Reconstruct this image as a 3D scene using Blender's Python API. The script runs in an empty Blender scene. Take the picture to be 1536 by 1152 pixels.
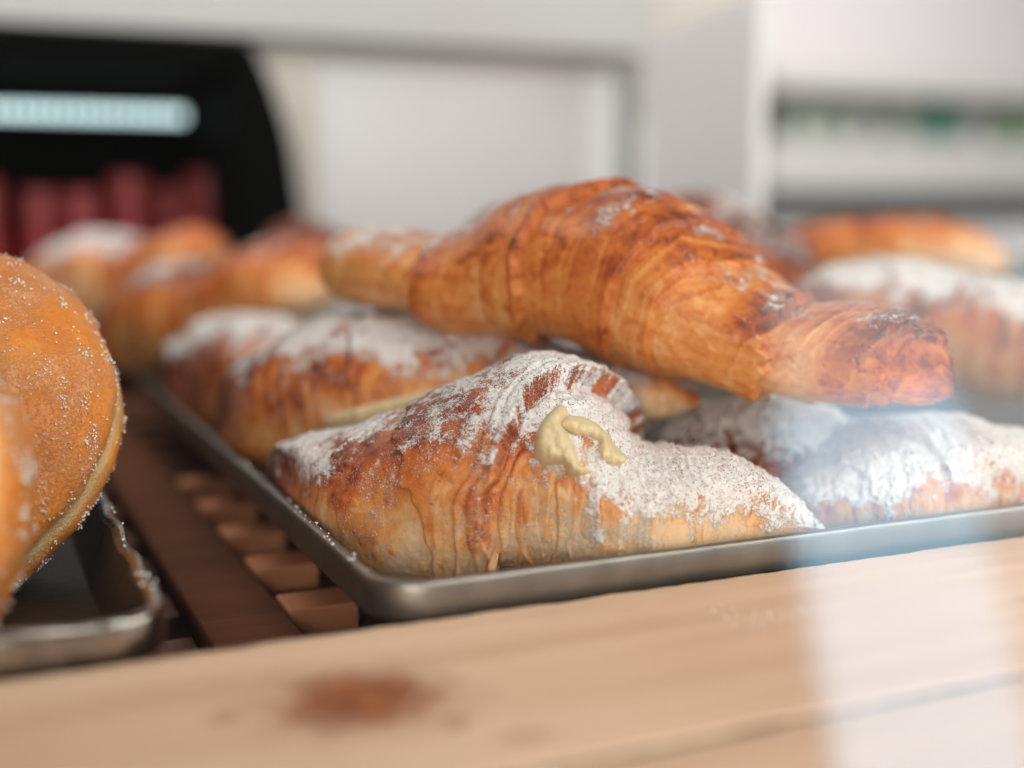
import bpy, bmesh, math, random
import numpy as np
from math import radians, sin, cos, pi
from mathutils import Vector, Matrix
from mathutils.bvhtree import BVHTree

scene = bpy.context.scene
COL = scene.collection

# ------------------------------------------------------------------ camera
F, YAW, PITCH, CAMH = 1900.0, radians(24), radians(8.2), 0.115
FW = np.array([sin(YAW)*cos(PITCH), cos(YAW)*cos(PITCH), -sin(PITCH)])
RT = np.array([cos(YAW), -sin(YAW), 0.0])
UP = np.cross(RT, FW)
CAM = np.array([0.0, 0.0, CAMH])
cam = bpy.data.cameras.new('camera')
cam.sensor_width = 36.0
cam.lens = F/1536*36.0
cam.clip_start, cam.clip_end = 0.01, 50
cam.dof.use_dof = True
cam.dof.focus_distance = 0.377
cam.dof.aperture_fstop = cam.lens/15.5
cam.dof.aperture_blades = 0
co = bpy.data.objects.new('camera', cam); COL.objects.link(co)
co.matrix_world = Matrix(((RT[0], UP[0], -FW[0], CAM[0]), (RT[1], UP[1], -FW[1], CAM[1]), (RT[2], UP[2], -FW[2], CAM[2]), (0, 0, 0, 1)))
scene.camera = co

# ------------------------------------------------------------------ light
world = bpy.data.worlds.new('World'); scene.world = world; world.use_nodes = True
bg = world.node_tree.nodes['Background']
bg.inputs[0].default_value = (1.0, 0.95, 0.92, 1); bg.inputs[1].default_value = 0.045
scene.view_settings.view_transform = 'Standard'; scene.view_settings.look = 'None'
scene.view_settings.exposure = 0.15; scene.view_settings.gamma = 1.0
scene.cycles.use_denoising = True
scene.cycles.max_bounces = 10; scene.cycles.transparent_max_bounces = 16
scene.cycles.sample_clamp_indirect = 4.0

def area(name, loc, target, sx, sy, power, color):
    l = bpy.data.lights.new(name, 'AREA'); l.shape = 'RECTANGLE'; l.size, l.size_y = sx, sy
    l.energy = power; l.color = color
    o = bpy.data.objects.new(name, l); COL.objects.link(o)
    o.location = loc
    d = Vector(target) - Vector(loc)
    o.rotation_euler = d.to_track_quat('-Z', 'Y').to_euler()
    return o
# daylight from the shop front on the customers' side (up, front, right)
area('shop_front_daylight', (0.62, -0.52, 1.02), (0.2, 0.42, 0.03), 1.0, 0.75, 12.5, (1.0, 0.96, 0.91))
area('shop_front_window', (-0.52, -0.86, 0.30), (0.16, 0.40, 0.03), 0.62, 0.55, 11.0, (1.0, 0.96, 0.92))
area('side_rake_lamp', (1.36, -0.20, 0.62), (0.18, 0.40, 0.04), 0.5, 0.5, 7.5, (1.0, 0.96, 0.92))  # added lamp out of view, rakes the crust ridges from the right
# unseen lamp added to brighten the back wall
area('back_wall_fill', (-0.08, 0.72, 0.72), (0.45, 1.08, 0.50), 0.7, 0.35, 5.2, (1.0, 0.97, 0.95))
area('shop_fill_lamp', (1.25, 0.85, 1.15), (1.8, 2.1, 0.2), 1.0, 0.8, 24, (1.0, 0.96, 0.95))  # another unseen lamp, added to lift the shop wall and far shelves
# the glazed door seen mirrored in the front glass, and the paler room round it
area('shop_door_daylight', (1.50, -1.58, -0.12), (0.16, 0.16, 0.06), 0.33, 0.98, 3.9, (0.26, 0.68, 1.0))
area('shop_window_daylight', (2.0, -1.55, 0.05), (0.16, 0.16, 0.06), 1.15, 1.25, 11.0, (0.90, 0.96, 1.0))

# ------------------------------------------------------------------ helpers
def ray(x, y): return FW + RT*(x-768)/F - UP*(y-576)/F
def at(x, y, d): return CAM + ray(x, y)*d            # the point d metres deep that shows there

rng = np.random.RandomState(7)
_perm = np.concatenate([rng.permutation(256)]*3)
_g = rng.normal(size=(256, 3)); _g /= np.linalg.norm(_g, axis=1)[:, None]
def noise(p):
    p = np.asarray(p, float); i = np.floor(p).astype(int); f = p-i; i &= 255
    w = f*f*f*(f*(f*6-15)+10); r = 0
    for dx in (0, 1):
        for dy in (0, 1):
            for dz in (0, 1):
                h = _perm[_perm[_perm[(i[..., 0]+dx) & 255]+((i[..., 1]+dy) & 255)]+((i[..., 2]+dz) & 255)]
                d = f-np.array([dx, dy, dz])
                k = np.abs(1-dx-w[..., 0])*np.abs(1-dy-w[..., 1])*np.abs(1-dz-w[..., 2])
                r = r+k*(_g[h]*d).sum(-1)
    return r*1.6
def fbm(p, o=3):
    r = 0; a = 1.0
    for k in range(o):
        r = r+a*noise(p*2.03**k+k*17.3); a *= .5
    return r
def sst(a, b, x):
    t = np.clip((x-a)/(b-a), 0, 1); return t*t*(3-2*t)

def link(name, me, mat=None, parent=None):
    o = bpy.data.objects.new(name, me); COL.objects.link(o)
    if mat: me.materials.append(mat)
    if parent: o.parent = parent
    return o
def tag(o, label, cat, group=None):
    o['label'] = label; o['category'] = cat
    if group: o['group'] = group
    return o
def thing(name, label, cat, loc=(0, 0, 0), group=None):
    o = bpy.data.objects.new(name, None); COL.objects.link(o); o.location = loc; o.empty_display_size = .02
    return tag(o, label, cat, group)
def put(o, parent):                                    # parent without moving
    o.parent = parent; o.matrix_parent_inverse = Matrix.Translation(parent.location).inverted(); return o
def mesh_np(name, V, Q, T=None, smooth=True):
    me = bpy.data.meshes.new(name); nq = len(Q); nt = 0 if T is None else len(T)
    me.vertices.add(len(V)); me.vertices.foreach_set('co', np.asarray(V, np.float32).ravel())
    li = np.asarray(Q, np.int32).ravel()
    if nt: li = np.concatenate([li, np.asarray(T, np.int32).ravel()])
    me.loops.add(len(li)); me.loops.foreach_set('vertex_index', li)
    me.polygons.add(nq+nt)
    ls = np.concatenate([np.arange(nq)*4, nq*4+np.arange(nt)*3]).astype(np.int32)
    me.polygons.foreach_set('loop_start', ls)
    me.update(calc_edges=True); me.validate()
    if smooth: me.polygons.foreach_set('use_smooth', np.ones(nq+nt, bool))
    return me
def attr(me, name, a):
    t = me.attributes.new(name, 'FLOAT', 'POINT'); t.data.foreach_set('value', np.asarray(a, np.float32).ravel())
def box(name, lo, hi, mat, parent=None, bevel=0.001, seg=2):
    bm = bmesh.new(); bmesh.ops.create_cube(bm, size=1)
    lo, hi = Vector(lo), Vector(hi); c = (lo+hi)/2; s = hi-lo
    for v in bm.verts: v.co = Vector((v.co.x*s.x, v.co.y*s.y, v.co.z*s.z))+c
    if bevel: bmesh.ops.bevel(bm, geom=bm.edges[:], offset=bevel, segments=seg, affect='EDGES', profile=.6)
    me = bpy.data.meshes.new(name); bm.to_mesh(me); bm.free()
    for p in me.polygons: p.use_smooth = False
    o = link(name, me, mat)
    if parent: put(o, parent)
    return o

# ------------------------------------------------------------------ materials
class NT:
    def __init__(s, name):
        s.m = bpy.data.materials.new(name); s.m.use_nodes = True; s.t = s.m.node_tree
        s.b = s.t.nodes['Principled BSDF']
    def n(s, typ, **kw):
        x = s.t.nodes.new(typ)
        for k, v in kw.items():
            if k.startswith('i_'): x.inputs[k[2:].replace('_', ' ')].default_value = v
            else: setattr(x, k, v)
        return x
    def l(s, a, b): s.t.links.new(a, b)
    def math(s, op, a, b=None, clamp=False):
        x = s.n('ShaderNodeMath', operation=op, use_clamp=clamp)
        for i, v in enumerate((a, b)):
            if v is None: continue
            if isinstance(v, (int, float)): x.inputs[i].default_value = v
            else: s.l(v, x.inputs[i])
        return x.outputs[0]
    def ramp(s, fac, stops):
        r = s.n('ShaderNodeValToRGB'); e = r.color_ramp.elements
        while len(e) < len(stops): e.new(.5)
        for k, (p, c) in zip(e, stops): k.position = p; k.color = (*c, 1)
        s.l(fac, r.inputs[0]); return r.outputs[0]
    def noise(s, scale, detail=3, rough=.55, vec=None, stretch=None):
        if vec is None: vec = s.n('ShaderNodeTexCoord').outputs['Object']
        if stretch:
            mp = s.n('ShaderNodeMapping'); mp.inputs['Scale'].default_value = stretch; s.l(vec, mp.inputs[0]); vec = mp.outputs[0]
        x = s.n('ShaderNodeTexNoise'); x.inputs['Scale'].default_value = scale
        x.inputs['Detail'].default_value = detail; x.inputs['Roughness'].default_value = rough
        s.l(vec, x.inputs['Vector']); return x.outputs['Fac']
    def mix(s, fac, a, b, blend='MIX'):
        x = s.n('ShaderNodeMix', data_type='RGBA', blend_type=blend)
        for sock, v in ((x.inputs[0], fac), (x.inputs[6], a), (x.inputs[7], b)):
            if isinstance(v, (int, float)): sock.default_value = v
            elif isinstance(v, tuple): sock.default_value = (*v, 1)
            else: s.l(v, sock)
        return x.outputs[2]
    def bump(s, h, dist, strength=1.0):
        x = s.n('ShaderNodeBump'); x.inputs['Distance'].default_value = dist; x.inputs['Strength'].default_value = strength
        s.l(h, x.inputs['Height']); s.l(x.outputs[0], s.b.inputs['Normal'])
    def set(s, **kw):
        for k, v in kw.items(): s.b.inputs[k.replace('_', ' ')].default_value = v

def pastry_mat(name='pastry_crust', warm=1.0):
    t = NT(name)
    bake = t.n('ShaderNodeAttribute', attribute_name='bake').outputs['Fac']
    sug = t.n('ShaderNodeAttribute', attribute_name='sugar').outputs['Fac']
    n1 = t.noise(260, 4, .6)
    n2 = t.noise(1500, 3, .6)
    b = t.math('ADD', bake, t.math('MULTIPLY', t.math('SUBTRACT', n1, .5), .45))
    b = t.math('ADD', b, t.math('MULTIPLY', t.math('SUBTRACT', n2, .5), .22))
    crust = t.ramp(b, [(0.0, (.86, .58, .35)), (.20, (.82, .43, .18)), (.40, (.72, .265, .066)), (.60, (.56, .140, .028)), (.80, (.30, .060, .017)), (1.0, (.11, .022, .009))])
    # fallen icing sugar: coverage attribute broken up by grain
    g0 = t.noise(330, 2, .6); g1 = t.noise(800, 3, .7); g2 = t.noise(2300, 2, .75)
    g = t.math('ADD', t.math('MULTIPLY', t.math('SUBTRACT', g1, .5), 2.0), t.math('MULTIPLY', t.math('SUBTRACT', g2, .5), 3.8))
    g = t.math('ADD', g, t.math('MULTIPLY', t.math('SUBTRACT', g0, .5), .9))
    cov = t.math('ADD', t.math('SUBTRACT', t.math('MULTIPLY', sug, 1.75), .72), g)
    mr = t.n('ShaderNodeMapRange', interpolation_type='SMOOTHSTEP'); t.l(cov, mr.inputs[0])
    mr.inputs[1].default_value = -.08; mr.inputs[2].default_value = .36
    cov = t.math('MULTIPLY', mr.outputs[0], t.math('MULTIPLY', sug, 5.0, True), True)
    col = t.mix(t.math('MULTIPLY', cov, .96), crust, (.80, .765, .735))
    t.l(col, t.b.inputs['Base Color'])
    t.l(t.math('ADD', .36, t.math('MULTIPLY', cov, .55)), t.b.inputs['Roughness'])
    t.l(t.math('SUBTRACT', .34, t.math('MULTIPLY', cov, .26)), t.b.inputs['Specular IOR Level'])
    h = t.math('ADD', t.math('MULTIPLY', n2, .35), t.math('MULTIPLY', cov, .8))
    h = t.math('ADD', h, t.math('MULTIPLY', n1, .5))
    t.bump(h, .0005, .8)
    return t.m
M_CRUST = pastry_mat()

def simple(name, col, rough=.5, metal=0, var=.1, scale=40, bump=0, spec=.5, coat=0):
    t = NT(name)
    n = t.noise(scale, 4, .6)
    c = t.mix(n, tuple(x*(1-var) for x in col), tuple(min(1, x*(1+var)) for x in col))
    t.l(c, t.b.inputs['Base Color'])
    t.set(Roughness=rough, Metallic=metal, Specular_IOR_Level=spec, Coat_Weight=coat)
    if bump: t.bump(n, bump)
    return t.m

def wood_mat(name, c1, c2, knots=(), gs=1.0, rough=.55, stretch=(.06, 1, 1)):
    t = NT(name)
    vec = t.n('ShaderNodeTexCoord').outputs['Object']
    w = t.noise(14, 2, .5, vec)
    big = t.noise(55*gs, 3, .55, vec, stretch)
    fine = t.noise(700*gs, 4, .65, vec, (stretch[0]*.5, stretch[1], stretch[2]))
    f = t.math('ADD', t.math('MULTIPLY', big, .8), t.math('MULTIPLY', fine, .22))
    f = t.math('ADD', f, t.math('MULTIPLY', w, .35))
    col = t.ramp(f, [(.42, c2), (.62, tuple((a+b)/2 for a, b in zip(c1, c2))), (.85, c1)])
    for (kx, ky, rx, ry, s) in knots:
        mp = t.n('ShaderNodeMapping'); mp.inputs['Location'].default_value = (-kx/rx, -ky/ry, 0); mp.inputs['Scale'].default_value = (1/rx, 1/ry, 0)
        t.l(vec, mp.inputs[0])
        ln = t.n('ShaderNodeVectorMath', operation='LENGTH'); t.l(mp.outputs[0], ln.inputs[0])
        dn = t.noise(120, 3, .6, vec)
        d = t.math('ADD', ln.outputs['Value'], t.math('MULTIPLY', t.math('SUBTRACT', dn, .5), 1.0))
        k = t.n('ShaderNodeMapRange', interpolation_type='SMOOTHSTEP'); t.l(d, k.inputs[0])
        k.inputs[1].default_value = 1.25; k.inputs[2].default_value = .45
        kc = t.ramp(t.noise(260, 3, .6, vec), [(.35, (.20, .045, .012)), (.65, (.42, .13, .04))])
        col = t.mix(t.math('MULTIPLY', k.outputs[0], s), col, kc)
    t.l(col, t.b.inputs['Base Color'])
    t.set(Roughness=rough, Specular_IOR_Level=.35 if rough < .7 else .1)
    t.bump(f, .0006, .5)
    return t.m

M_PINE = wood_mat('pine_ledge', (.86, .58, .405), (.61, .355, .215),
                  knots=[(.076, .250, .026, .021, .45), (.0758, .2515, .0165, .0150, 1.0), (.0905, .232, .003, .004, .45), (.100, .2195, .008, .003, .4), (.047, .2535, .004, .004, .35), (.262, .244, .006, .004, .25)])
M_SLAT = wood_mat('dark_slat', (.15, .056, .027), (.085, .030, .014), gs=1.3, stretch=(.08, 1, 1), rough=.85)
M_BLOCK = wood_mat('cross_slat_wood', (.16, .062, .030), (.10, .036, .017), stretch=(.1, 1, 1))
M_UNDER = simple('under_shelf', (.05, .024, .014), .7)
M_STEEL = simple('aluminium_pan', (.26, .228, .196), .42, .9, .45, 70, .0002)
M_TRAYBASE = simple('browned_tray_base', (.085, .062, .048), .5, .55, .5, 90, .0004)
M_PANBASE = simple('shaded_pan_base', (.040, .028, .020), .55, .5, .5, 130, .0004)  # darker than the rim: the doughnuts' shade put into the base colour
M_DARKPAN = simple('seasoned_pan', (.32, .29, .265), .24, 1.0, .6, 130, .0005)
M_WHITE = simple('white_laminate', (.78, .76, .75), .5, 0, .03, 6)
M_PANEL = simple('pale_panel', (.62, .60, .595), .5, 0, .03, 6)
M_GREYW = simple('grey_white_paint', (.40, .39, .375), .55, 0, .04, 6)
M_TAUPE = simple('taupe_post', (.48, .44, .39), .55, 0, .06, 8)
M_GAP = simple('grey_channel', (.20, .20, .18), .5, 0, .05, 9)
M_BLACK = simple('black_enamel', (.0016, .0016, .0016), .7, 0, .2, 20, spec=.02)
M_RED = simple('red_fruit_jelly', (.26, .010, .012), .4, 0, .3, 60, spec=.4)
M_PINK = simple('pink_lid', (.30, .035, .035), .5, 0, .2, 50)
M_CREAM = simple('custard_cream', (.66, .53, .305), .45, 0, .05, 120, .0001)
_t = M_CREAM.node_tree.nodes['Principled BSDF']; _t.inputs['Subsurface Weight'].default_value = .25; _t.inputs['Subsurface Scale'].default_value = .004

def led_mat():
    t = NT('led_chip'); t.set(Emission_Strength=1.8); t.b.inputs['Emission Color'].default_value = (.70, .95, .96, 1)
    t.b.inputs['Base Color'].default_value = (.8, .9, .9, 1); return t.m
M_LED = led_mat()

def glass_mat():
    t = NT('front_glass'); g = t.n('ShaderNodeNewGeometry')
    d = t.n('ShaderNodeVectorMath', operation='DOT_PRODUCT'); t.l(g.outputs['Incoming'], d.inputs[0]); t.l(g.outputs['Normal'], d.inputs[1])
    c = t.math('ABSOLUTE', d.outputs['Value'])
    f = t.math('ADD', .042, t.math('MULTIPLY', .958, t.math('POWER', t.math('SUBTRACT', 1.0, c), 5.0)))
    tr = t.n('ShaderNodeBsdfTransparent'); tr.inputs[0].default_value = (.985, .995, .99, 1)
    gl = t.n('ShaderNodeBsdfGlossy'); gl.inputs['Roughness'].default_value = .03
    mx = t.n('ShaderNodeMixShader'); t.l(f, mx.inputs[0]); t.l(tr.outputs[0], mx.inputs[1]); t.l(gl.outputs[0], mx.inputs[2])
    t.l(mx.outputs[0], t.t.nodes['Material Output'].inputs[0]); return t.m
M_GLASS = glass_mat()

# ------------------------------------------------------------------ the counter: ledge, slatted shelf
ledge = thing('wooden_ledge', 'pale pine front ledge with a dark knot along the case glass', 'ledge', (.2, .2, -.03))
def plank(y0, y1, z1, mat, parent, x0=-.5, x1=1.2, name='plank', rough=.0006, NX=900):
    # rounded plank, its long edges slightly ragged
    prof = []
    r = .0012; z0 = z1-.03
    for k in range(7):
        a = pi/2*k/6; prof.append((y1-r+r*sin(a), z1-r+r*cos(a), 1))
    prof.append((y1, z0, 1)); prof.append((y0, z0, -1))
    for k in range(7):
        a = pi/2*k/6; prof.append((y0+r-r*cos(a), z1-r+r*sin(a), -1))
    for k in range(1, 12): prof.append((y0+r+(y1-y0-2*r)*k/12, z1, 0))
    P = np.array(prof); n = len(P); xs = np.linspace(x0, x1, NX)
    V = np.zeros((NX, n, 3)); V[:, :, 0] = xs[:, None]; V[:, :, 1] = P[:, 0]; V[:, :, 2] = P[:, 1]
    e = fbm(np.stack([xs*160, xs*0+y0*90, xs*0], 1), 4)*rough
    V[:, :, 1] += e[:, None]*P[:, 2]
    V[:, :, 2] += (fbm(np.stack([xs*60, xs*0+y1*50, xs*0+3], 1), 2)*rough*.35)[:, None]
    i = np.arange(NX-1)[:, None]*n; j = np.arange(n)[None]; j2 = (j+1) % n
    Q = np.stack([i+j, i+j2, i+n+j2, i+n+j], -1).reshape(-1, 4)[:, ::-1]
    o = link(name, mesh_np(name, V.reshape(-1, 3), Q), mat); return put(o, parent)
plank(.2052, .2942, .009, M_PINE, ledge)
plank(.045, .2032, .0089, M_PINE, ledge)
box('seam_shade_strip', (-.5, .2026, -.015), (1.2, .2058, .0084), simple('seam_shade', (.10, .045, .025), .8), ledge, 0)  # dark strip standing in for the shade in the gap between planks

rack = thing('slatted_shelf', 'dark brown slatted wooden shelf showing between the two trays', 'shelf', (.08, .5, -.06))
box('base_board', (-.5, .297, -.135), (1.2, .95, -.12), M_UNDER, rack, .001)
def long_slat(x0, x1, z1, z0=None, ridged=False):
    if z0 is None: z0 = z1-.009
    if not ridged: return box('long_slat', (x0, .2975, z0), (x1, .93, z1), M_SLAT, rack, .0012)
    ys = np.arange(.2975, .93, .0008); n = len(ys)
    rel = (fbm(np.stack([ys*520, ys*0, ys*0], 1), 2))*.00035
    V = []
    for x, z in ((x0, z0), (x0, z1-.001), (x0+.001, z1), (x1-.001, z1), (x1, z1-.001), (x1, z0)):
        V.append(np.stack([np.full(n, x), ys, z+(rel if z > z0 else 0*rel)], 1))
    V = np.stack(V, 1); i = np.arange(n-1)[:, None]*6; j = np.arange(6)[None]; j2 = (j+1) % 6
    Q = np.stack([i+j, i+j2, i+6+j2, i+6+j], -1).reshape(-1, 4)
    return put(link('long_slat', mesh_np('long_slat', V.reshape(-1, 3), Q, smooth=False), M_SLAT), rack)
long_slat(.0630, .0895, -.010, ridged=True)
for x0, x1 in ((-.20, -.17), (-.02, .012), (.13, .16), (.40, .43), (.68, .71)): long_slat(x0, x1, -.0035, -.019)
k0 = None
for k in range(13):                                     # cross slats below, seen through the gap
    y = .315+.0475*k
    if k0 is None: k0 = box('cross_slat', (-.3, y, -.031), (.9, y+.026, -.0195), M_BLOCK, rack, .001)
    else:
        c = k0.copy(); COL.objects.link(c); c.location = (0, .0475*k, 0)

M_SPACER = wood_mat('spacer_pine', (.62, .25, .125), (.46, .165, .075))
s0 = None
for k in range(6):                                      # short blocks beside the long slat
    y = .325+.0475*k
    if s0 is None: s0 = box('spacer_block', (.0905, y, -.0190), (.1130, y+.018, -.0100), M_SPACER, rack, .001)
    else: c = s0.copy(); COL.objects.link(c); c.location = (0, .0475*k, 0)
# ------------------------------------------------------------------ trays
def pan(name, label, x0, x1, y0, y1, mat, dent=0, seed=0, base_mat=None):
    root = thing(name, label, 'tray', ((x0+x1)/2, (y0+y1)/2, -.003))
    R = .016
    path = []
    def arc(cx, cy, a0):
        for k in range(13):
            a = a0+pi/2*k/12; path.append((cx, cy, cos(a), sin(a)))
    def seg(p, q, n, nx, ny):
        for k in range(1, n): path.append((p[0]+(q[0]-p[0])*k/n, p[1]+(q[1]-p[1])*k/n, nx, ny))
    cx0, cx1, cy0, cy1 = x0+R, x1-R, y0+R, y1-R
    arc(cx0, cy0, pi); seg((cx0, cy0), (cx1, cy0), 160, 0, -1)
    arc(cx1, cy0, 1.5*pi); seg((cx1, cy0), (cx1, cy1), 120, 1, 0)
    arc(cx1, cy1, 0); seg((cx1, cy1), (cx0, cy1), 160, 0, 1)
    arc(cx0, cy1, .5*pi); seg((cx0, cy1), (cx0, cy0), 120, -1, 0)
    P = np.array(path); n = len(P)
    def sweep(nm, prof, close_floor=False, m=mat):
        pr = np.array(prof); k = len(pr); V = np.zeros((n, k, 3))
        rad = R+pr[:, 0]
        V[:, :, 0] = P[:, 0:1]+P[:, 2:3]*rad; V[:, :, 1] = P[:, 1:2]+P[:, 3:4]*rad; V[:, :, 2] = pr[:, 1]
        w = noise(np.stack([P[:, 0]*45+P[:, 2]*2, P[:, 1]*45+P[:, 3]*2, P[:, 0]*0+seed], 1))
        V[:, :, 2] += (w*dent)[:, None]*sst(.008, .018, pr[:, 1])
        V[:, :, 0] += P[:, 2:3]*(w*dent*.7)[:, None]*sst(.004, .015, pr[:, 1]); V[:, :, 1] += P[:, 3:4]*(w*dent*.7)[:, None]*sst(.004, .015, pr[:, 1])
        i = np.arange(n)[:, None]; i2 = (i+1) % n; j = np.arange(k-1)[None]
        Q = np.stack([i*k+j, i2*k+j, i2*k+j+1, i*k+j+1], -1).reshape(-1, 4); V = V.reshape(-1, 3); T = None
        if close_floor:
            V = np.vstack([V, [[(x0+x1)/2, (y0+y1)/2, pr[0, 1]]]]); a = np.arange(n)*k
            T = np.stack([a, np.roll(a, -1), np.full(n, len(V)-1)], 1)[:, ::-1]
        return put(link(nm, mesh_np(nm, V, Q, T), m), root)
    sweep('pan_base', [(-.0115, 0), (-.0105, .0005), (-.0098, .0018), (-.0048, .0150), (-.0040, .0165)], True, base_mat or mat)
    # rolled rim: over the top and down the outside
    sweep('rolled_rim', [(-.0041, .0163), (-.0036, .0174), (-.0026, .0181), (-.0012, .0182), (-.0003, .0176), (.0000, .0164), (.0000, .0085), (-.0006, .0074), (-.0016, .0074), (-.0021, .0085), (-.0021, .0150)])
    return root
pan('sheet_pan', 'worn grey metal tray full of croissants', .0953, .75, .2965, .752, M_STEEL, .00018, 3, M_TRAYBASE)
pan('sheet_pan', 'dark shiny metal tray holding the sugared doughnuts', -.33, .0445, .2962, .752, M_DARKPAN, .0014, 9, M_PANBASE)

# ------------------------------------------------------------------ croissants
def interp(t, y, x):                                    # smooth (Catmull-Rom style) interpolation
    y = np.asarray(y, float); t = np.asarray(t, float)
    d = np.gradient(y, t, axis=0)
    i = np.clip(np.searchsorted(t, x, side='right')-1, 0, len(t)-2)
    h = (t[i+1]-t[i]); s = (x-t[i])/h
    if y.ndim > 1: h = h[:, None]; s = s[:, None]
    return ((2*s**3-3*s**2+1)*y[i]+(s**3-2*s**2+s)*h*d[i]+(-2*s**3+3*s**2)*y[i+1]+(s**3-s**2)*h*d[i+1])

def croissant(label, ctrl, edges, NU=240, NV=150, seed=1, fine=1.0, sugar_bias=0., group=None, endr=(.02, .02), ref=None, smoothband=None, inside=True, slants=(-.012, .006), period=.0050, blot=.24, grad=.40, lowx=.78):
    """ctrl rows: px, py, depth, up_px, down_px, half_width_m, bake, sugar.  edges: (control index, step m, direction, slant m)."""
    c = np.array(ctrl, float); K = len(c)
    P = np.array([at(r[0], r[1], r[2]) for r in c])
    bu = c[:, 3]*c[:, 2]/F; bd = c[:, 4]*c[:, 2]/F; wa = c[:, 5]
    L = np.concatenate([[0], np.cumsum(np.linalg.norm(np.diff(P, axis=0), axis=1))])
    tot = L[-1]
    # denser near the ends
    s = np.linspace(0, 1, NU); s = (s+.35*(s*s*(3-2*s)))/1.35; x = s*tot
    Cn = interp(L, P, x); bu = interp(L, bu, x); bd = interp(L, bd, x); wa = interp(L, wa, x)
    bk = interp(L, c[:, 6], x); sg = interp(L, c[:, 7], x)
    e0 = np.sqrt(np.clip(1-np.clip(1-x/endr[0], 0, 1)**2, 0, 1)); e1 = np.sqrt(np.clip(1-np.clip(1-(tot-x)/endr[1], 0, 1)**2, 0, 1))
    ee = np.maximum(np.minimum(e0, e1), .02); bu, bd, wa = bu*ee, bd*ee, wa*ee
    T = np.gradient(Cn, axis=0); T[:, 2] *= .6; T /= np.linalg.norm(T, axis=1)[:, None]
    S = np.stack([T[:, 1], -T[:, 0], 0*T[:, 0]], 1); S /= np.linalg.norm(S, axis=1)[:, None]   # towards the camera side
    U = np.cross(S, T)
    ph = np.linspace(-pi, pi, NV, endpoint=False)
    sp, cp = np.sin(ph), np.cos(ph)
    b = np.where(cp[None] > 0, bu[:, None], bd[:, None])
    ex = .92; low = np.where(cp > 0, ex, lowx)
    V = Cn[:, None]+S[:, None]*(wa[:, None]*np.sign(sp)*np.abs(sp)**ex)[..., None]+U[:, None]*(b*np.sign(cp)*np.abs(cp)**low)[..., None]
    X = np.broadcast_to(x[:, None], (NU, NV)); PH = np.broadcast_to(ph[None], (NU, NV))
    rad = (wa+bu)/2
    # lumpy large form
    N3 = np.cross(np.roll(V, -1, 1)-np.roll(V, 1, 1), np.gradient(V, axis=0)); N3 /= np.linalg.norm(N3, axis=2)[..., None]+1e-12
    if (N3[NU//2]*(V[NU//2]-Cn[NU//2])).sum() < 0: N3 = -N3
    Wp = V-P.mean(0)
    big = fbm(Wp*28+seed*3.1, 2)*.0016
    warp = fbm(np.stack([X*60, PH*1.3, X*0+seed], -1), 2)*.0035
    front = PH/(pi/2)
    h = big.copy(); bake = np.zeros_like(h)+bk[:, None]; cover = np.ones_like(h)
    near = np.zeros_like(h)
    mid = np.interp((K-1)/2., np.arange(K), L)
    for (ki, st, dr, sl, *wd) in edges:
        lw, rw = wd if wd else (.010, .007)
        xe = np.interp(ki, np.arange(K), L)
        q = (X-xe-sl*front*(1-.25*np.abs(front))+warp)*dr             # >0 on the outer, lower side
        jag = fbm(np.stack([PH*9+ki, X*0+seed, X*0+ki*3], -1), 4)*.0013
        q = q+jag
        lip = np.where(q < 0, np.exp(np.clip(q, -1, 0)/lw), 0)
        rec = np.where(q >= 0, np.exp(-np.clip(q, 0, 1)/rw), 0)
        tr = sst(-.0006, .0006, q)
        h += st*(.55*lip*(1-tr)-.45*rec*tr)
        near = np.maximum(near, np.exp(-np.abs(q)/.010))
        bake += .13*np.exp(-((q+.0020)/.0030)**2)*min(1, st/.002) - .07*np.exp(-((q-.003)/.003)**2)
    # laminations that run round the roll: small terraces, each sheet's outer edge proud of the next
    fr = front*(1-.2*np.abs(front))
    sd_ = sst(mid-.012, mid+.012, X)
    slx = X-(slants[0]*(1-sd_)+slants[1]*sd_)*fr+warp*.5
    am = .45+.55*sst(-.25, .55, noise(np.stack([X*38, PH*.9, X*0+seed*2.7], -1)))+.2*near
    if smoothband:
        xa, xb = np.interp(smoothband[0], np.arange(K), L), np.interp(smoothband[1], np.arange(K), L)
        sb = sst(xa-.006, xa+.004, slx)*(1-sst(xb-.004, xb+.006, slx)); am = am*(1-.85*sb)
    else: sb = 0*h
    def terr(per, sd, wob):
        rs = np.random.RandomState(sd); n = int(tot*2.4/per)+8; w = per*rs.uniform(.45, 1.7, n); bb = np.cumsum(w)-tot*.7
        sc = slx+wob*fbm(np.stack([X*70, PH*2.2, X*0+sd], -1), 2)
        ix = np.clip(np.searchsorted(bb, sc)-1, 0, n-2); tt = np.clip((sc-bb[ix])/w[ix+1], 0, 1)
        tt = np.where(X > mid, tt, 1-tt)
        return tt, rs.uniform(.25, 1, n)[ix], rs.normal(size=n)[ix]
    t1, a1, o1 = terr(period, seed*7+1, .0022); t2, a2, o2 = terr(period*.42, seed*7+2, .0012)
    fall = lambda t: np.where(t < .86, (t/.86)**1.8, np.clip((1-t)/.14, 0, 1))
    lay = (a1*fall(t1)+.40*a2*fall(t2)-.45)*am*fine*(1+1.1*sst(mid+.01, mid+.05, X)*(lowx < .6))
    h += lay*.00135
    bake += (min(.34, .40*fine)*a1*sst(.55, .86, t1)+.16*fine*np.exp(-((t1-.95)/.06)**2)-.16*(1-sst(0, .3, t1))+.05*o1+.10*a2*sst(.5, .9, t2)+.05*o2)*np.clip(am, 0, 1.1)*(.65+.35*sst(-.3, .7, np.cos(PH)))
    wv = (1-sb)*sst(.006, .03, np.abs(X-mid))
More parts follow.
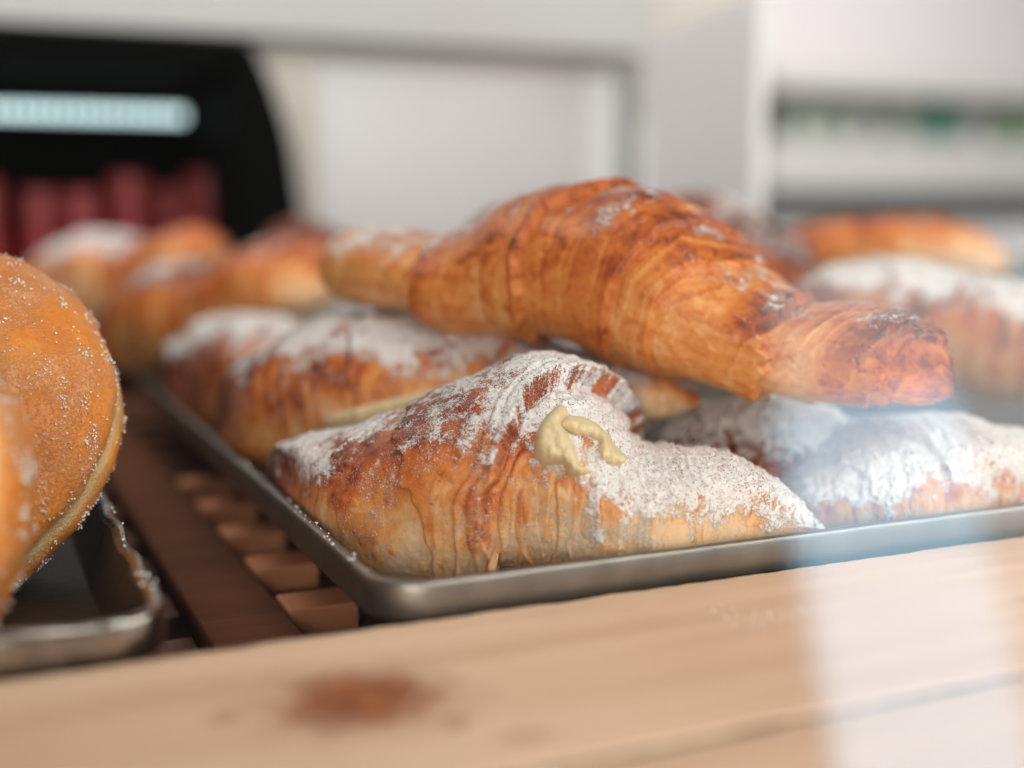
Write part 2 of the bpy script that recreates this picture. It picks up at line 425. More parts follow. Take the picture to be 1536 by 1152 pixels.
    # hairline cracks in the crust
    cn = fbm(np.stack([X*95, PH*2.6, X*0+seed*4.4], -1), 3); cm = sst(.0, .35, noise(np.stack([X*45, PH*1.5, X*0+seed+.5], -1)))
    crk = np.exp(-(cn/.022)**2)*cm; h -= .00045*crk; bake += .30*crk
    # blistered, flaky skin
    fl = fbm(np.stack([X*130, PH*4.2, X*0+seed*1.3], -1), 3)
    pat = sst(.18, .26, fl); h += .00035*pat*(.4+.6*(1-am.clip(0, 1))); bake += .10*pat-.06
    h += fbm(Wp*420+seed, 3)*.00010*fine
    bake += grad*np.cos(PH)-.04-.22*(lowx < .6)*sst(1.1, 1.9, PH)+blot*fbm(Wp*55+seed*5, 3)
    # end swirl
    em = np.exp(-np.minimum(x, tot-x)/.012)[:, None]
    bake += .12*em
    h = h*np.clip(ee*1.3, .1, 1)[:, None]
    V = V+N3*h[..., None]
    def keep(a, lim, k): return lim+np.logaddexp(0, (a-lim)/k)*k
    zz = np.clip(V[..., 2]/.018, 0, 1)
    if inside: V[..., 0] = keep(V[..., 0], .1045-.0035*zz, .0016)
    V[..., 1] = keep(V[..., 1], .3075-.0035*zz, .0016); V[..., 2] = keep(V[..., 2], .0008, .0008)
    N2 = np.cross(np.roll(V, -1, 1)-np.roll(V, 1, 1), np.gradient(V, axis=0)); N2 /= np.linalg.norm(N2, axis=2)[..., None]+1e-12
    if (N2*N3).sum() < 0: N2 = -N2
    base = (V[..., 2]-V[..., 2].min())
    # sugar falls from above, caught on ridges and in folds
    sl = fbm(Wp*75+seed*2.2, 3); sm = fbm(Wp*260+seed, 3)
    dn = N3[..., 2]*.55+N2[..., 2]*.45
    stre = (fall(t1)*1.3-.6)+.5*noise(np.stack([slx*420, PH*1.1+seed, X*0+9.1], -1))
    sug = (dn-.42)*1.15+sg[:, None]+sugar_bias+.46*sl+.34*sm+(.36 if lowx < .6 else .16)*stre*np.clip(am, 0, 1.3)-.25*sb
    sug = np.where(sg[:, None] < -.8, 0, np.clip(sug, 0, .74))
    dust = sst(-.2, .25, sg[:, None]+sugar_bias)*(.20+.16*sl+.10*sm)*sst(-.75, -.1, dn)
    sug = np.maximum(sug*sst(-.75, .05, dn), np.clip(dust, 0, .4))
    V = V+N2*(np.clip(sug-.25, 0, 1)*.00055*(.6+fbm(Wp*600+seed, 2)))[..., None]
    bake = np.clip(bake, 0, 1)
    i = np.arange(NU-1)[:, None]*NV; j = np.arange(NV)[None]; j2 = (j+1) % NV
    Q = np.stack([i+j, i+j2, i+NV+j2, i+NV+j], -1).reshape(-1, 4)
    VV = np.vstack([V.reshape(-1, 3), V[0].mean(0)[None], V[-1].mean(0)[None]]); n = NU*NV
    jj = np.arange(NV)
    Tt = np.vstack([np.stack([np.full(NV, n), np.roll(jj, -1), jj], 1), np.stack([np.full(NV, n+1), (NU-1)*NV+jj, (NU-1)*NV+np.roll(jj, -1)], 1)])
    org = VV.mean(0); org[2] = VV[:, 2].min()
    me = mesh_np('croissant', VV-org, Q, Tt)
    ext = lambda a: np.concatenate([a.ravel(), [a[0].mean(), a[-1].mean()]])
    attr(me, 'bake', ext(bake)); attr(me, 'sugar', ext(sug))
    o = link('croissant', me, M_CRUST); o.location = org
    bm = bmesh.new(); bm.from_mesh(me); bmesh.ops.recalc_face_normals(bm, faces=bm.faces[:]); bm.to_mesh(me); bm.free()
    return tag(o, label, 'croissant', group)

GR = 'croissants on the metal tray'
# px, py, depth, up, down, half width, bake, sugar
hero = croissant('sugar dusted croissant with custard cream oozing out, nearest at the front of the tray', [
    (403, 742, .462, 74, 66, .028, .72, .30),
    (475, 738, .447, 88, 92, .034, .68, .28),
    (560, 738, .428, 102, 118, .038, .56, .26),
    (645, 735, .414, 132, 134, .039, .48, .24),
    (735, 712, .406, 148, 150, .040, .50, .20),
    (815, 704, .403, 158, 150, .040, .44, .42),
    (880, 714, .401, 132, 138, .040, .26, .80),
    (940, 732, .399, 84, 120, .039, .22, .86),
    (1030, 752, .399, 84, 90, .036, .24, .84),
    (1110, 768, .402, 74, 66, .030, .28, .80),
    (1185, 795, .408, 36, 36, .018, .34, .74),
    (1228, 806, .412, 14, 20, .010, .38, .30)],
    [(1.3, .0015, -1, .008), (2.3, .0018, -1, .010), (3.1, .002, -1, .014), (5.75, .0090, 1, -.028, .022, .013), (6.9, .0022, 1, .002), (8.6, .0018, 1, .006), (9.6, .001, 1, .006)],
    NU=640, NV=400, seed=3, fine=1.2, group=GR, endr=(.022, .012), smoothband=(3.4, 5.0), slants=(-.026, .006), period=.0042, lowx=.52)

croissant('plain golden croissant lying across the top of the pile', [
    (515, 408, .530, 58, 50, .020, .52, -.10),
    (580, 402, .510, 62, 58, .026, .44, .02),
    (660, 418, .490, 66, 52, .028, .42, -.10),
    (730, 432, .476, 76, 54, .032, .50, -.25),
    (810, 405, .466, 105, 92, .038, .56, -.35),
    (890, 402, .457, 121, 112, .041, .59, -.40),
    (970, 420, .448, 133, 122, .042, .58, -.40),
    (1050, 455, .438, 113, 108, .040, .53, -.30),
    (1115, 490, .430, 86, 86, .034, .45, -.15),
    (1180, 518, .423, 72, 74, .028, .44, -.28),
    (1250, 527, .417, 74, 74, .027, .55, -.38),
    (1330, 545, .412, 82, 62, .027, .64, -.34),
    (1392, 570, .409, 72, 40, .023, .66, -.34),
    (1430, 590, .408, 42, 22, .016, .66, -.3)],
    [(2.6, .0085, -1, .004, .02, .010), (5.2, .0045, 1, -.022, .016, .009), (6.9, .0022, 1, -.016), (7.8, .0015, 1, -.014), (9.2, .0050, 1, -.006, .012, .008), (11.6, .002, 1, -.012), (12.3, .0018, 1, -.014)],
    NU=460, NV=260, seed=11, fine=.36, group=GR, endr=(.022, .012), slants=(-.014, -.020), period=.0095, blot=.12, grad=.17)

behind = croissant('sugar dusted croissant right behind the custard one, its pale tip under the plain croissant', [
    (340, 640, .545, 64, 60, .022, .70, .06),
    (430, 612, .525, 98, 90, .031, .64, .14),
    (530, 580, .506, 108, 110, .036, .52, .22),
    (640, 575, .490, 102, 120, .038, .42, .30),
    (750, 578, .482, 86, 110, .036, .34, .30),
    (850, 582, .472, 62, 80, .030, .24, .30),
    (930, 580, .463, 46, 56, .026, .0, .18),
    (1000, 588, .456, 40, 44, .022, .10, .05),
    (1050, 600, .452, 22, 26, .014, .34, .0)],
    [(1.4, .002, -1, .01), (2.4, .003, -1, .014), (4.5, .003, 1, -.01), (6.4, .0028, 1, -.004)],
    seed=5, group=GR)
croissant('dark sugar dusted croissant end at the left rim of the croissant tray', [
    (240, 606, .690, 50, 50, .022, .72, .06),
    (290, 582, .680, 76, 80, .030, .70, .10),
    (370, 552, .665, 80, 100, .034, .62, .20),
    (450, 548, .650, 62, 90, .034, .50, .24),
    (560, 545, .640, 50, 80, .032, .50, .2),
    (650, 550, .635, 40, 60, .026, .50, .2)],
    [(1.5, .003, -1, .01), (3., .003, 1, -.01)], seed=21, group=GR)
croissant('golden brown croissant lying on the tray left of the pile, mid way back', [
    (165, 520, .760, 34, 44, .022, .52, -.3),
    (215, 490, .750, 62, 74, .030, .48, -.3),
    (280, 454, .735, 64, 92, .036, .52, -.15),
    (345, 434, .725, 38, 84, .030, .66, -.3),
    (420, 412, .715, 50, 66, .036, .44, -.4),
    (490, 416, .708, 40, 46, .028, .26, -.5),
    (522, 424, .703, 26, 30, .018, .26, -.5)],
    [(1.5, .004, -1, .01), (3.1, .009, -1, -.004, .02, .012), (4.6, .003, 1, -.01)], seed=31, group=GR, inside=False)
croissant('sugar topped croissant farthest back on the left', [
    (30, 430, .90, 30, 60, .024, .40, .05),
    (90, 415, .90, 46, 80, .034, .38, .22),
    (170, 398, .89, 48, 84, .040, .40, .20),
    (228, 392, .88, 28, 60, .030, .56, -.2),
    (295, 372, .87, 34, 50, .032, .40, -.5),
    (345, 372, .87, 20, 26, .018, .4, -.5)],
    [(1.5, .003, -1, .01), (3.2, .004, 1, -.01)], NU=180, NV=110, seed=41, group=GR, inside=False)
croissant('dark brown croissant showing only its top in front of the taupe post', [
    (385, 385, .84, 24, 40, .024, .85, -.9), (440, 366, .84, 38, 50, .032, .95, -.9), (500, 378, .84, 30, 50, .030, .85, -.9), (560, 395, .84, 18, 30, .02, .8, -.9)],
    [(1.5, .003, -1, .01)], NU=120, NV=90, seed=47, group=GR)
croissant('brown croissant peeking out behind the left shoulder of the plain one', [
    (690, 385, .72, 30, 40, .024, .66, -.4), (750, 352, .72, 42, 60, .032, .66, -.2), (830, 345, .72, 44, 70, .034, .62, -.2), (910, 370, .72, 30, 60, .028, .6, -.2)],
    [(1.5, .003, -1, .01)], NU=140, NV=100, seed=53, group=GR)
croissant('brown croissant peeking out behind the right shoulder of the plain one', [
    (960, 345, .70, 34, 50, .026, .66, -.2), (1030, 340, .70, 52, 70, .034, .62, -.2), (1100, 362, .69, 54, 74, .036, .66, -.15), (1170, 392, .68, 36, 56, .032, .72, -.1), (1230, 408, .67, 20, 30, .02, .8, -.3)],
    [(1.2, .003, -1, .01), (2.7, .003, 1, -.01)], NU=150, NV=110, seed=59, group=GR)
croissant('golden croissant with a pale tip farthest back on the right', [
    (1150, 392, .80, 26, 34, .022, .48, -.5), (1230, 376, .80, 44, 50, .032, .40, -.5), (1320, 370, .79, 46, 54, .034, .42, -.5), (1400, 374, .78, 44, 52, .032, .22, -.5), (1470, 386, .77, 34, 40, .026, .04, -.5), (1515, 398, .765, 18, 22, .016, .04, -.5)],
    [(1.6, .003, -1, .01), (3.1, .003, 1, -.01)], NU=150, NV=110, seed=61, group=GR)
croissant('large sugar covered croissant between the plain croissant tip and the back row', [
    (1190, 450, .60, 36, 60, .026, .60, .36), (1260, 448, .595, 52, 84, .034, .55, .40), (1350, 452, .59, 62, 100, .038, .50, .42), (1440, 480, .575, 66, 104, .038, .56, .22), (1530, 500, .565, 76, 100, .036, .52, .18), (1610, 520, .56, 50, 70, .028, .5, .18)],
    [(1.6, .003, -1, .01), (3.2, .004, 1, -.01)], NU=190, NV=130, seed=67, group=GR)
croissant('sugar covered croissant in the shade of the plain one, behind the front croissant', [
    (935, 690, .478, 36, 36, .020, .66, .22), (1010, 690, .474, 66, 80, .030, .60, .34), (1100, 690, .470, 90, 90, .034, .55, .36), (1190, 695, .466, 92, 90, .034, .55, .38), (1280, 705, .462, 70, 70, .028, .5, .4), (1340, 715, .46, 36, 40, .02, .5, .4)],
    [(1.4, .002, -1, .01), (2.6, .003, 1, -.006), (3.7, .002, 1, -.006)], NU=260, NV=160, seed=71, group=GR)
croissant('heavily sugared croissant at the right end of the front row', [
    (1146, 745, .432, 22, 24, .014, .50, .42), (1210, 738, .432, 50, 60, .028, .36, .74), (1300, 722, .436, 86, 80, .036, .34, .80), (1400, 714, .441, 88, 90, .038, .32, .82), (1500, 718, .446, 78, 88, .037, .32, .80), (1600, 730, .45, 66, 78, .032, .34, .7), (1680, 750, .455, 30, 40, .02, .45, .45)],
    [(1.2, .0015, -1, .008), (2.2, .0025, -1, .01), (3.6, .003, 1, -.006)], NU=340, NV=200, seed=79, group=GR)

# custard cream on the hero: blobs that cling to its surface
dg = bpy.context.evaluated_depsgraph_get()
def cream(poly, thick, name='cream', step=1.3, on=None):
    on = on or hero
    bm = bmesh.new(); bm.from_mesh(on.data); bvh = BVHTree.FromBMesh(bm); bm.free()
    off = Vector(on.location); p = np.array(poly, float); q = np.roll(p, -1, 0)
    lo, hi = p.min(0)-8, p.max(0)+8
    xs = np.arange(lo[0], hi[0], step); ys = np.arange(lo[1], hi[1], step)
    G = np.stack(np.meshgrid(xs, ys, indexing='ij'), -1); g = G.reshape(-1, 1, 2)
    ab = q-p; t = np.clip(((g-p)*ab).sum(-1)/(ab*ab).sum(-1), 0, 1)
    dist = np.linalg.norm(g-(p+t[..., None]*ab), axis=-1).min(1)
    cr = ((p[:, 1] > g[..., 1]) != (q[:, 1] > g[..., 1])) & (g[..., 0] < (q[:, 0]-p[:, 0])*(g[..., 1]-p[:, 1])/(q[:, 1]-p[:, 1]+1e-9)+p[:, 0])
    sd = np.where(cr.sum(1) % 2 == 1, dist, -dist).reshape(G.shape[:2])+3.5
    cc = Vector(CAM)-off; idx = -np.ones(sd.shape, int); V = []; H = []
    hit = np.full(sd.shape, np.nan)
    for i in range(len(xs)):
        for j in range(len(ys)):
            if sd[i, j] < -2.2: continue
            r = bvh.ray_cast(cc, Vector(ray(*G[i, j])).normalized())
            if r[0] is None: continue
            hit[i, j] = (r[0]-cc).length
    # smooth the bed the cream lies on
    hh = hit.copy()
    for _ in range(45):
        pad = np.pad(hh, 1, mode='edge'); st = np.stack([pad[1:-1, 1:-1], pad[:-2, 1:-1], pad[2:, 1:-1], pad[1:-1, :-2], pad[1:-1, 2:]])
        w = ~np.isnan(st); hh = np.where(np.isnan(hit), np.nan, np.where(w, st, 0).sum(0)/np.maximum(w.sum(0), 1))
    tf = np.sqrt(np.clip(sd/9., 0, 1))
    for _ in range(22):
        pad = np.pad(tf, 1, mode='edge'); tf = (pad[1:-1, 1:-1]+pad[:-2, 1:-1]+pad[2:, 1:-1]+pad[1:-1, :-2]+pad[1:-1, 2:])/5
    tf = tf*np.clip(sd/4., 0, 1)**.5
    nz = fbm(np.stack([G[..., 0]*.06, G[..., 1]*.06, G[..., 0]*0], -1), 2)
    for i in range(len(xs)):
        for j in range(len(ys)):
            if np.isnan(hit[i, j]): continue
            e = np.clip(sd[i, j]/9., -1, 1)
            t = thick*(tf[i, j]*(1+.10*nz[i, j])) - (.0008 if sd[i, j] < 0 else 0)
            d = Vector(ray(*G[i, j])).normalized()
            ww = np.clip(sd[i, j]/6., 0, 1); base = min(hh[i, j]*ww+hit[i, j]*(1-ww), hit[i, j]-.0004 if sd[i, j] > 1 else 9)
            V.append(cc+d*(base-t)+Vector((0, 0, t*.3))); idx[i, j] = len(V)-1
    Q = [(idx[i, j], idx[i+1, j], idx[i+1, j+1], idx[i, j+1]) for i in range(len(xs)-1) for j in range(len(ys)-1) if min(idx[i, j], idx[i+1, j], idx[i+1, j+1], idx[i, j+1]) >= 0]
    me = mesh_np(name, np.array(V), np.array(Q)); o = link(name, me, M_CREAM); o.parent = on
    return o
k = 4.267
cream([(700+x/k, 500+y/k) for x, y in [(600, 470), (560, 500), (500, 560), (460, 640), (445, 720), (450, 790), (490, 835), (560, 830), (620, 825), (640, 860), (660, 895), (720, 905), (790, 880), (720, 860), (700, 800), (680, 730), (640, 660), (600, 600), (590, 590), (640, 520), (625, 480)]], .0040)
cream([(700+x/k, 500+y/k) for x, y in [(600, 590), (650, 540), (740, 545), (830, 590), (900, 660), (920, 700), (960, 750), (1010, 790), (1005, 820), (940, 835), (880, 800), (855, 740), (870, 690), (800, 650), (720, 640), (650, 610)]], .0030)

cream([(485, 628), (560, 608), (640, 590), (700, 572), (750, 556), (752, 572), (690, 594), (620, 616), (540, 640), (495, 642)], .0045, on=behind, step=2.5)

# ------------------------------------------------------------------ doughnuts
def dough_mat():
    t = NT('doughnut_crust'); b = t.n('ShaderNodeAttribute', attribute_name='bake').outputs['Fac']
    s = t.n('ShaderNodeAttribute', attribute_name='sugar').outputs['Fac']
    n1 = t.noise(120, 4, .6); n2 = t.noise(900, 3, .6); n3 = t.noise(2300, 2, .6)
    f = t.math('ADD', b, t.math('MULTIPLY', t.math('SUBTRACT', n1, .5), .35)); f = t.math('ADD', f, t.math('MULTIPLY', t.math('SUBTRACT', n2, .5), .2))
    col = t.ramp(f, [(0, (.80, .54, .26)), (.3, (.74, .35, .09)), (.6, (.70, .225, .026)), (1, (.38, .09, .012))])
    mr = t.n('ShaderNodeMapRange', interpolation_type='SMOOTHSTEP'); t.l(t.math('ADD', t.math('ADD', n2, t.math('MULTIPLY', n3, .6)), t.math('MULTIPLY', s, .45)), mr.inputs[0])
    mr.inputs[1].default_value = 1.02; mr.inputs[2].default_value = 1.22
    col = t.mix(t.math('MULTIPLY', mr.outputs[0], .16), col, (.86, .74, .62))
    t.l(col, t.b.inputs['Base Color']); t.set(Roughness=.42, Subsurface_Weight=.15, Subsurface_Scale=.005)
    t.b.inputs['Subsurface Radius'].default_value = (1, .45, .18)
    t.bump(t.math('ADD', n2, t.math('MULTIPLY', mr.outputs[0], .8)), .0005, .7); return t.m
M_DOUGH = dough_mat()
def crystal_mat():
    t = NT('sugar_crystal'); t.b.inputs['Base Color'].default_value = (.90, .86, .82, 1)
    t.set(Roughness=.18, Subsurface_Weight=.3, Subsurface_Scale=.001); return t.m
M_CRYS = crystal_mat()
def crystals(V, sizes, seed, name, parent=None):
    r = np.random.RandomState(seed); n = len(V)
    cube = np.array([[x, y, z] for x in (-1, 1) for y in (-1, 1) for z in (-1, 1)], float)*.5
    fc = np.array([[0, 1, 3, 2], [4, 6, 7, 5], [0, 4, 5, 1], [2, 3, 7, 6], [0, 2, 6, 4], [1, 5, 7, 3]])
    A = r.normal(size=(n, 3, 3)); R = np.linalg.qr(A)[0]
    P = (cube[None]*r.uniform(.6, 1.3, (n, 1, 3))*np.asarray(sizes)[:, None, None])@R+np.asarray(V)[:, None]
    Q = (fc[None]+np.arange(n)[:, None, None]*8).reshape(-1, 4)
    o = link(name, mesh_np(name, P.reshape(-1, 3), Q, smooth=False), M_CRYS)
    if parent: o.parent = parent
    o['kind'] = 'stuff'; return o

def doughnut(label, c, R, hz, nrm, seed, ncry=2600, twist=0.):
    NU_, NV_ = 260, 180
    u = np.linspace(0, 2*pi, NU_, endpoint=False); v = np.linspace(-pi/2, pi/2, NV_)
    Ug, Vg = np.meshgrid(u, v, indexing='ij')
    # a puffed bun, fuller on its two fried faces, with a shrunk pale waist
    waist = np.exp(-(Vg/.14)**2)
    cr = np.cos(Vg)**.74; sz = np.sign(Vg)*np.abs(np.sin(Vg))**.95
    rr = R*cr*(1-.035*waist)
    hole = sst(.35, .0, cr)                                            # dimpled centre
    X = np.stack([rr*np.cos(Ug), rr*np.sin(Ug), hz*sz*(1-.25*hole)], -1)
    N = np.stack([cr*np.cos(Ug)/R, cr*np.sin(Ug)/R, sz/hz], -1); N /= np.linalg.norm(N, axis=-1)[..., None]
    X = X+N*(fbm(X*24+seed, 2)*.0022+fbm(X*110+seed, 3)*.0005)[..., None]
    bake = .62-.60*np.exp(-((Vg+.02+.05*noise(np.stack([Ug*2, Vg*0, Vg*0+seed], -1)))/.085)**2)+.12*fbm(X*40+seed, 2)
    sug = .5+.6*fbm(X*60+seed, 2)
    n = Vector(nrm).normalized(); q = n.to_track_quat('Z', 'Y'); Rm = np.array(q.to_matrix())
    V = X.reshape(-1, 3)@Rm.T; V[:, 2] = np.logaddexp(0, (V[:, 2]+c[2]-.001)/.0012)*.0012+.001-c[2]; Nw = N.reshape(-1, 3)@Rm.T
    i = np.arange(NU_)[:, None]; i2 = (i+1) % NU_; j = np.arange(NV_-1)[None]
    Q = np.stack([i*NV_+j, i2*NV_+j, i2*NV_+j+1, i*NV_+j+1], -1).reshape(-1, 4)
    me = mesh_np('doughnut', V, Q); attr(me, 'bake', np.clip(bake, 0, 1)); attr(me, 'sugar', sug)
    o = link('doughnut', me, M_DOUGH); o.location = c; tag(o, label, 'doughnut', 'sugared doughnuts on the left tray')
    r = np.random.RandomState(seed); tot = len(V)
    cl = fbm(V*150+seed*2, 3); w = np.exp(5.0*cl)*np.cos(Vg).ravel(); w = w*np.where(np.abs(Vg.ravel()) < .12, .3, 1)
    pick = r.choice(tot, ncry, p=w/w.sum())
    crystals(V[pick]+Nw[pick]*.0002+r.normal(size=(ncry, 3))*.0003, r.uniform(.00015, .00055, ncry), seed, 'sugar_crystals', o)
    return o
def face(a_left, a_up):                                 # a direction from the camera's view: towards it, turned left and up
    v = -FW*cos(a_left)*cos(a_up)-RT*sin(a_left)*cos(a_up)+UP*sin(a_up); return v
doughnut('big sugared doughnut leaning on the right rim side of the dark tray', at(-150, 638, .388), .0660, .034, face(radians(-4), radians(34)), 4, 6500)
doughnut('sugared doughnut with a pale waist, nearest the camera at the left picture edge', at(-146, 765, .328), .044, .024, face(radians(40), radians(8)), 8, 3500)

# loose sugar fallen on rim and ledge
r_ = np.random.RandomState(5)
def scatter(n, f, size, name, label):
    P = np.array([f() for _ in range(n)]); o = crystals(P, r_.uniform(*size, n), 3, name); o['label'] = label; o['category'] = 'sugar'; return o
scatter(16, lambda: (.0445-r_.uniform(0, .004), r_.uniform(.30, .42), .0187), (.0002, .0008), 'spilled_sugar', 'sugar grains fallen on the rim of the dark tray')
scatter(50, lambda: (.0955+r_.uniform(0, .003), r_.uniform(.31, .47), .0186), (.0002, .0006), 'spilled_sugar', 'icing sugar specks on the left rim of the croissant tray')
_s = at(1108, 914, .333)
scatter(40, lambda: (_s[0]+r_.normal()*.0065, .262+r_.normal()*.0055, .0091), (.0002, .0006), 'spilled_sugar', 'small spill of icing sugar on the pine ledge before the tray')

# ------------------------------------------------------------------ front glass, leaning back
TILT = radians(10)
bm = bmesh.new(); bmesh.ops.create_cube(bm, size=1)
for v in bm.verts: v.co = Vector((v.co.x*1.7+.35, v.co.y*.006, (v.co.z+.5)*.46))
me = bpy.data.meshes.new('glass_pane'); bm.to_mesh(me); bm.free()
gl = link('glass_pane', me, M_GLASS); gl.location = (0, .11, .0092); gl.rotation_euler = (-TILT, 0, 0)
tag(gl, 'clear front glass pane of the display case with a pale reflection on the right', 'glass pane')

# ------------------------------------------------------------------ behind the counter
YB = 1.10
back = thing('case_back_wall', 'white panelled back wall with a grey white header beam', 'wall', (.4, YB, -.06))
def bx(name, x0, x1, z0, z1, y0, y1, mat, bevel=.002): return box(name, (x0, y0, z0), (x1, y1, z1), mat, back, bevel)
def wx(px, Y=YB): d = ray(px, 300); return d[0]*Y/d[1]
def wz(px, py, Y=YB): d = ray(px, py); return CAMH+d[2]*Y/d[1]
bx('header_beam', -.6, wx(955), wz(480, 62), .60, YB-.02, YB+.04, M_GREYW)
bx('header_shade_strip', wx(385), wx(955), wz(480, 88), wz(480, 62)-.001, YB+.004, YB+.04, M_TAUPE)  # taupe strip coloured in for the shadow line below the header
bx('wall_post', wx(385), wx(478), -.06, wz(480, 88)-.001, YB, YB+.04, M_TAUPE)
bx('white_panel', wx(478)+.001, wx(930), -.06, wz(480, 88)-.001, YB+.008, YB+.03, M_PANEL)
bx('corner_channel', wx(930)+.001, wx(968), -.06, wz(950, 70), YB+.012, YB+.05, M_GAP)
# white partition coming forward from the corner
part = thing('white_partition', 'white upright partition right of the grey corner channel', 'partition', (.56, .9, -.06))
def wall_quad(name, p1, p2, z0, z1, th, mat, parent):
    p1, p2 = Vector(p1), Vector(p2); d = (p2-p1).normalized(); nn = Vector((d.y, -d.x)); me = bpy.data.meshes.new(name)
    pts = [p1, p2, p2-nn*th, p1-nn*th]
    bm = bmesh.new(); lo = [bm.verts.new((p.x, p.y, z0)) for p in pts]; up_ = [bm.verts.new((p.x, p.y, z1)) for p in pts]
    bm.faces.new(lo); bm.faces.new(up_)
    for k in range(4): bm.faces.new((lo[k], lo[(k+1) % 4], up_[(k+1) % 4], up_[k]))
    bmesh.ops.recalc_face_normals(bm, faces=bm.faces[:]); bmesh.ops.bevel(bm, geom=bm.edges[:], offset=.002, segments=2, affect='EDGES')
    bm.to_mesh(me); bm.free(); return put(link(name, me, mat), parent)
pA = at(968, 300, 1.19); pB = at(1128, 300, .90)
wall_quad('partition_panel', (pB[0], pB[1]), (pA[0], pA[1]), -.06, .262, -.010, M_WHITE, part)
box('soffit_board', (wx(955)+.002, YB+.06, .20), (wx(1120, YB+.06), YB+.09, .62), M_TAUPE, back, .002)

# black appliance with a lit niche
app = thing('black_cabinet', 'black cabinet with a lit niche and sloping right side at the back left', 'cabinet', (.05, 1.15, -.06))
def prism_xz(name, pts, y0, y1, mat, parent, bev=.004):
    me = bpy.data.meshes.new(name); bm = bmesh.new()
    a = [bm.verts.new((x, y0, z)) for x, z in pts]; b_ = [bm.verts.new((x, y1, z)) for x, z in pts]; n = len(pts)
    bm.faces.new(a); bm.faces.new(b_)
    for k in range(n): bm.faces.new((a[k], a[(k+1) % n], b_[(k+1) % n], b_[k]))
    bmesh.ops.recalc_face_normals(bm, faces=bm.faces[:])
    if bev: bmesh.ops.bevel(bm, geom=bm.edges[:], offset=bev, segments=2, affect='EDGES')
    bm.to_mesh(me); bm.free(); return put(link(name, me, mat), parent)
Y1 = YB-.03
sx = lambda px: wx(px, Y1); sz_ = lambda px, py: wz(px, py, Y1)
prism_xz('cabinet_side', [(sx(340), -.06), (sx(440), -.06), (sx(440), sz_(440, 330)), (sx(425), sz_(425, 210)), (sx(402), sz_(402, 130)), (sx(375), sz_(375, 70)), (sx(340), sz_(340, 62))], Y1-.03, YB+.34, M_BLACK, app)
box('cabinet_back', (-.5, YB+.26, -.06), (sx(340)+.01, YB+.30, .24), M_BLACK, app, .002)
box('cabinet_top', (-.5, Y1-.02, sz_(200, 108)), (sx(340)+.004, YB+.33, sz_(200, 56)), M_BLACK, app, .003)
box('niche_shelf', (-.5, Y1-.02, -.06), (sx(340)+.004, YB+.258, -.035), M_BLACK, app, .003)
# light strip of single diodes
Yl = YB+.10
strip = thing('light_strip', 'cool white strip light with a row of small diodes in the black cabinet', 'light', (.0, Yl, wz(150, 168, Yl)))
zl = wz(150, 170, Yl)
box('strip_channel', (-.35, Yl+.002, zl-.006), (wx(284, Yl), Yl+.009, zl+.007), M_BLACK, strip, .001)
d0 = None
for kx in range(33):
    x = wx(274, Yl)-.0105*kx
    if d0 is None: d0 = box('diode', (x-.0040, Yl-.0012, zl-.0048), (x+.0040, Yl+.0018, zl+.0048), M_LED, strip, .0004, 1); X0 = x
    else:
        c = d0.copy(); COL.objects.link(c); c.location = (x-X0, 0, 0)
# red jars in the niche
def jar(px, Y, wpx, ytop, label, body=M_RED, lid=M_PINK, zb=-.0345, cat='jar', group=None, lidh=.22, name='jar'):
    r = wpx/2*Y/F*1.02; zt = wz(px, ytop, Y); x = wx(px, Y); h = zt-zb
    root = thing(name, label, cat, (x, Y, zb), group)
    def lathe(nm, prof, m):
        n = 32; V = np.array([[[r_*cos(2*pi*k/n), r_*sin(2*pi*k/n), z] for r_, z in prof] for k in range(n)]); kk = len(prof)
        i = np.arange(n)[:, None]; i2 = (i+1) % n; j = np.arange(kk-1)[None]
        Q = np.stack([i*kk+j, i2*kk+j, i2*kk+j+1, i*kk+j+1], -1).reshape(-1, 4)
        o = link(nm, mesh_np(nm, V.reshape(-1, 3), Q), m); o.parent = root
    hb = h*(1-lidh)
    lathe('jar_body', [(.0001, 0), (r*.9, 0), (r, .005), (r, hb*.86), (r*.93, hb*.95), (r*.82, hb)], body)
    lathe('jar_lid', [(r*.84, hb-.002), (r*.86, hb), (r*.86, h-.003), (r*.82, h), (.0001, h)], lid)
    return root
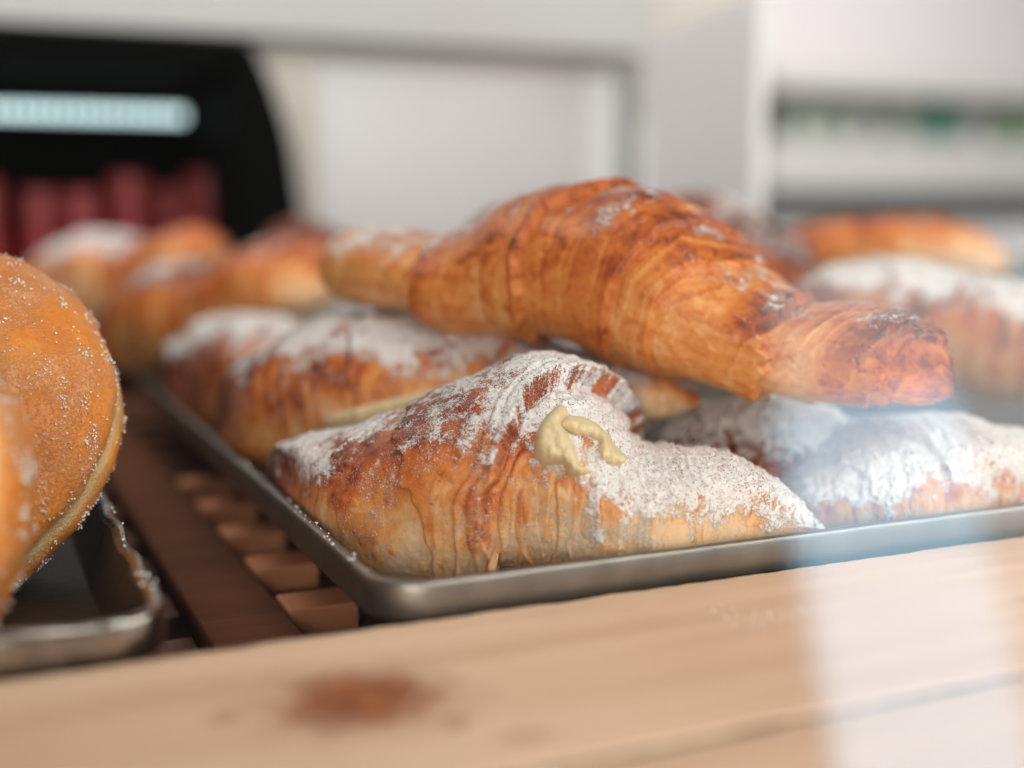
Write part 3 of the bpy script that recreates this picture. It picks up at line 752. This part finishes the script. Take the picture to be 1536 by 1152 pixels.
for n_, (px, Yj, top) in enumerate([(-30, 1.17, 268), (58, 1.19, 285), (120, 1.17, 286), (192, 1.16, 262), (256, 1.19, 280), (308, 1.16, 258)]):
    pos = ['first', 'second', 'third', 'fourth', 'fifth', 'last'][n_]
    jar(px, Yj, 62, top, 'red jar with a dull pink lid, %s from the left in the black cabinet' % pos, group='red jars in the black cabinet')

# shop shelf far behind on the right
YS = 1.95
wallb = box('shop_wall', (-.2, YS+.35, -1.0), (4.0, YS+.4, 2.2), simple('shop_wall_paint', (.80, .76, .76), .6, 0, .03, 3), None, .002); wallb['kind'] = 'structure'
M_SH = simple('shelf_board', (.60, .57, .54), .5, 0, .05, 5)
M_SHB = simple('shelf_back', (.62, .63, .60), .6, 0, .06, 5)
shelf = thing('wall_shelf', 'pale shelving with rows of green goods beyond the case', 'shelf', (1.6, YS+.2, -.9))
X0s, X1s = wx(1152, YS), 3.2
zt = lambda py: wz(1350, py, YS)
box('shelf_back_panel', (X0s, YS+.27, -.9), (X1s, YS+.30, zt(118)), M_SHB, shelf)
box('shelf_board', (X0s, YS, zt(140)), (X1s, YS+.27, zt(112)), M_SH, shelf)
box('shelf_board', (X0s, YS, zt(285)), (X1s, YS+.27, zt(212)), M_SH, shelf)
box('shelf_board', (X0s, YS, zt(400)), (X1s, YS+.27, zt(335)), M_SH, shelf)
GRN = [simple('pale_green_tin', (.48, .54, .45), .5), simple('grey_tin', (.55, .56, .54), .5), simple('teal_tin', (.12, .36, .30), .5), simple('leaf_green_tin', (.34, .48, .30), .5)]
LIDM = simple('tin_lid', (.5, .5, .48), .4)
names = {0: 'pale green', 1: 'grey', 2: 'teal', 3: 'leaf green'}
for n_, (px, mi) in enumerate([(1195, 0), (1240, 0), (1290, 1), (1345, 0), (1402, 2), (1455, 1), (1510, 3), (1560, 3)]):
    pos = ['leftmost', 'second from the left', 'third from the left', 'fourth from the left', 'fifth from the left', 'sixth from the left', 'seventh from the left', 'rightmost'][n_]
    jar(px, YS+.10, 44, 152, '%s tin on the far wall shelf, %s' % (names[mi], pos), GRN[mi], GRN[mi], zt(212)+.0005, 'tin', 'tins on the far wall shelf', .15, 'tin')
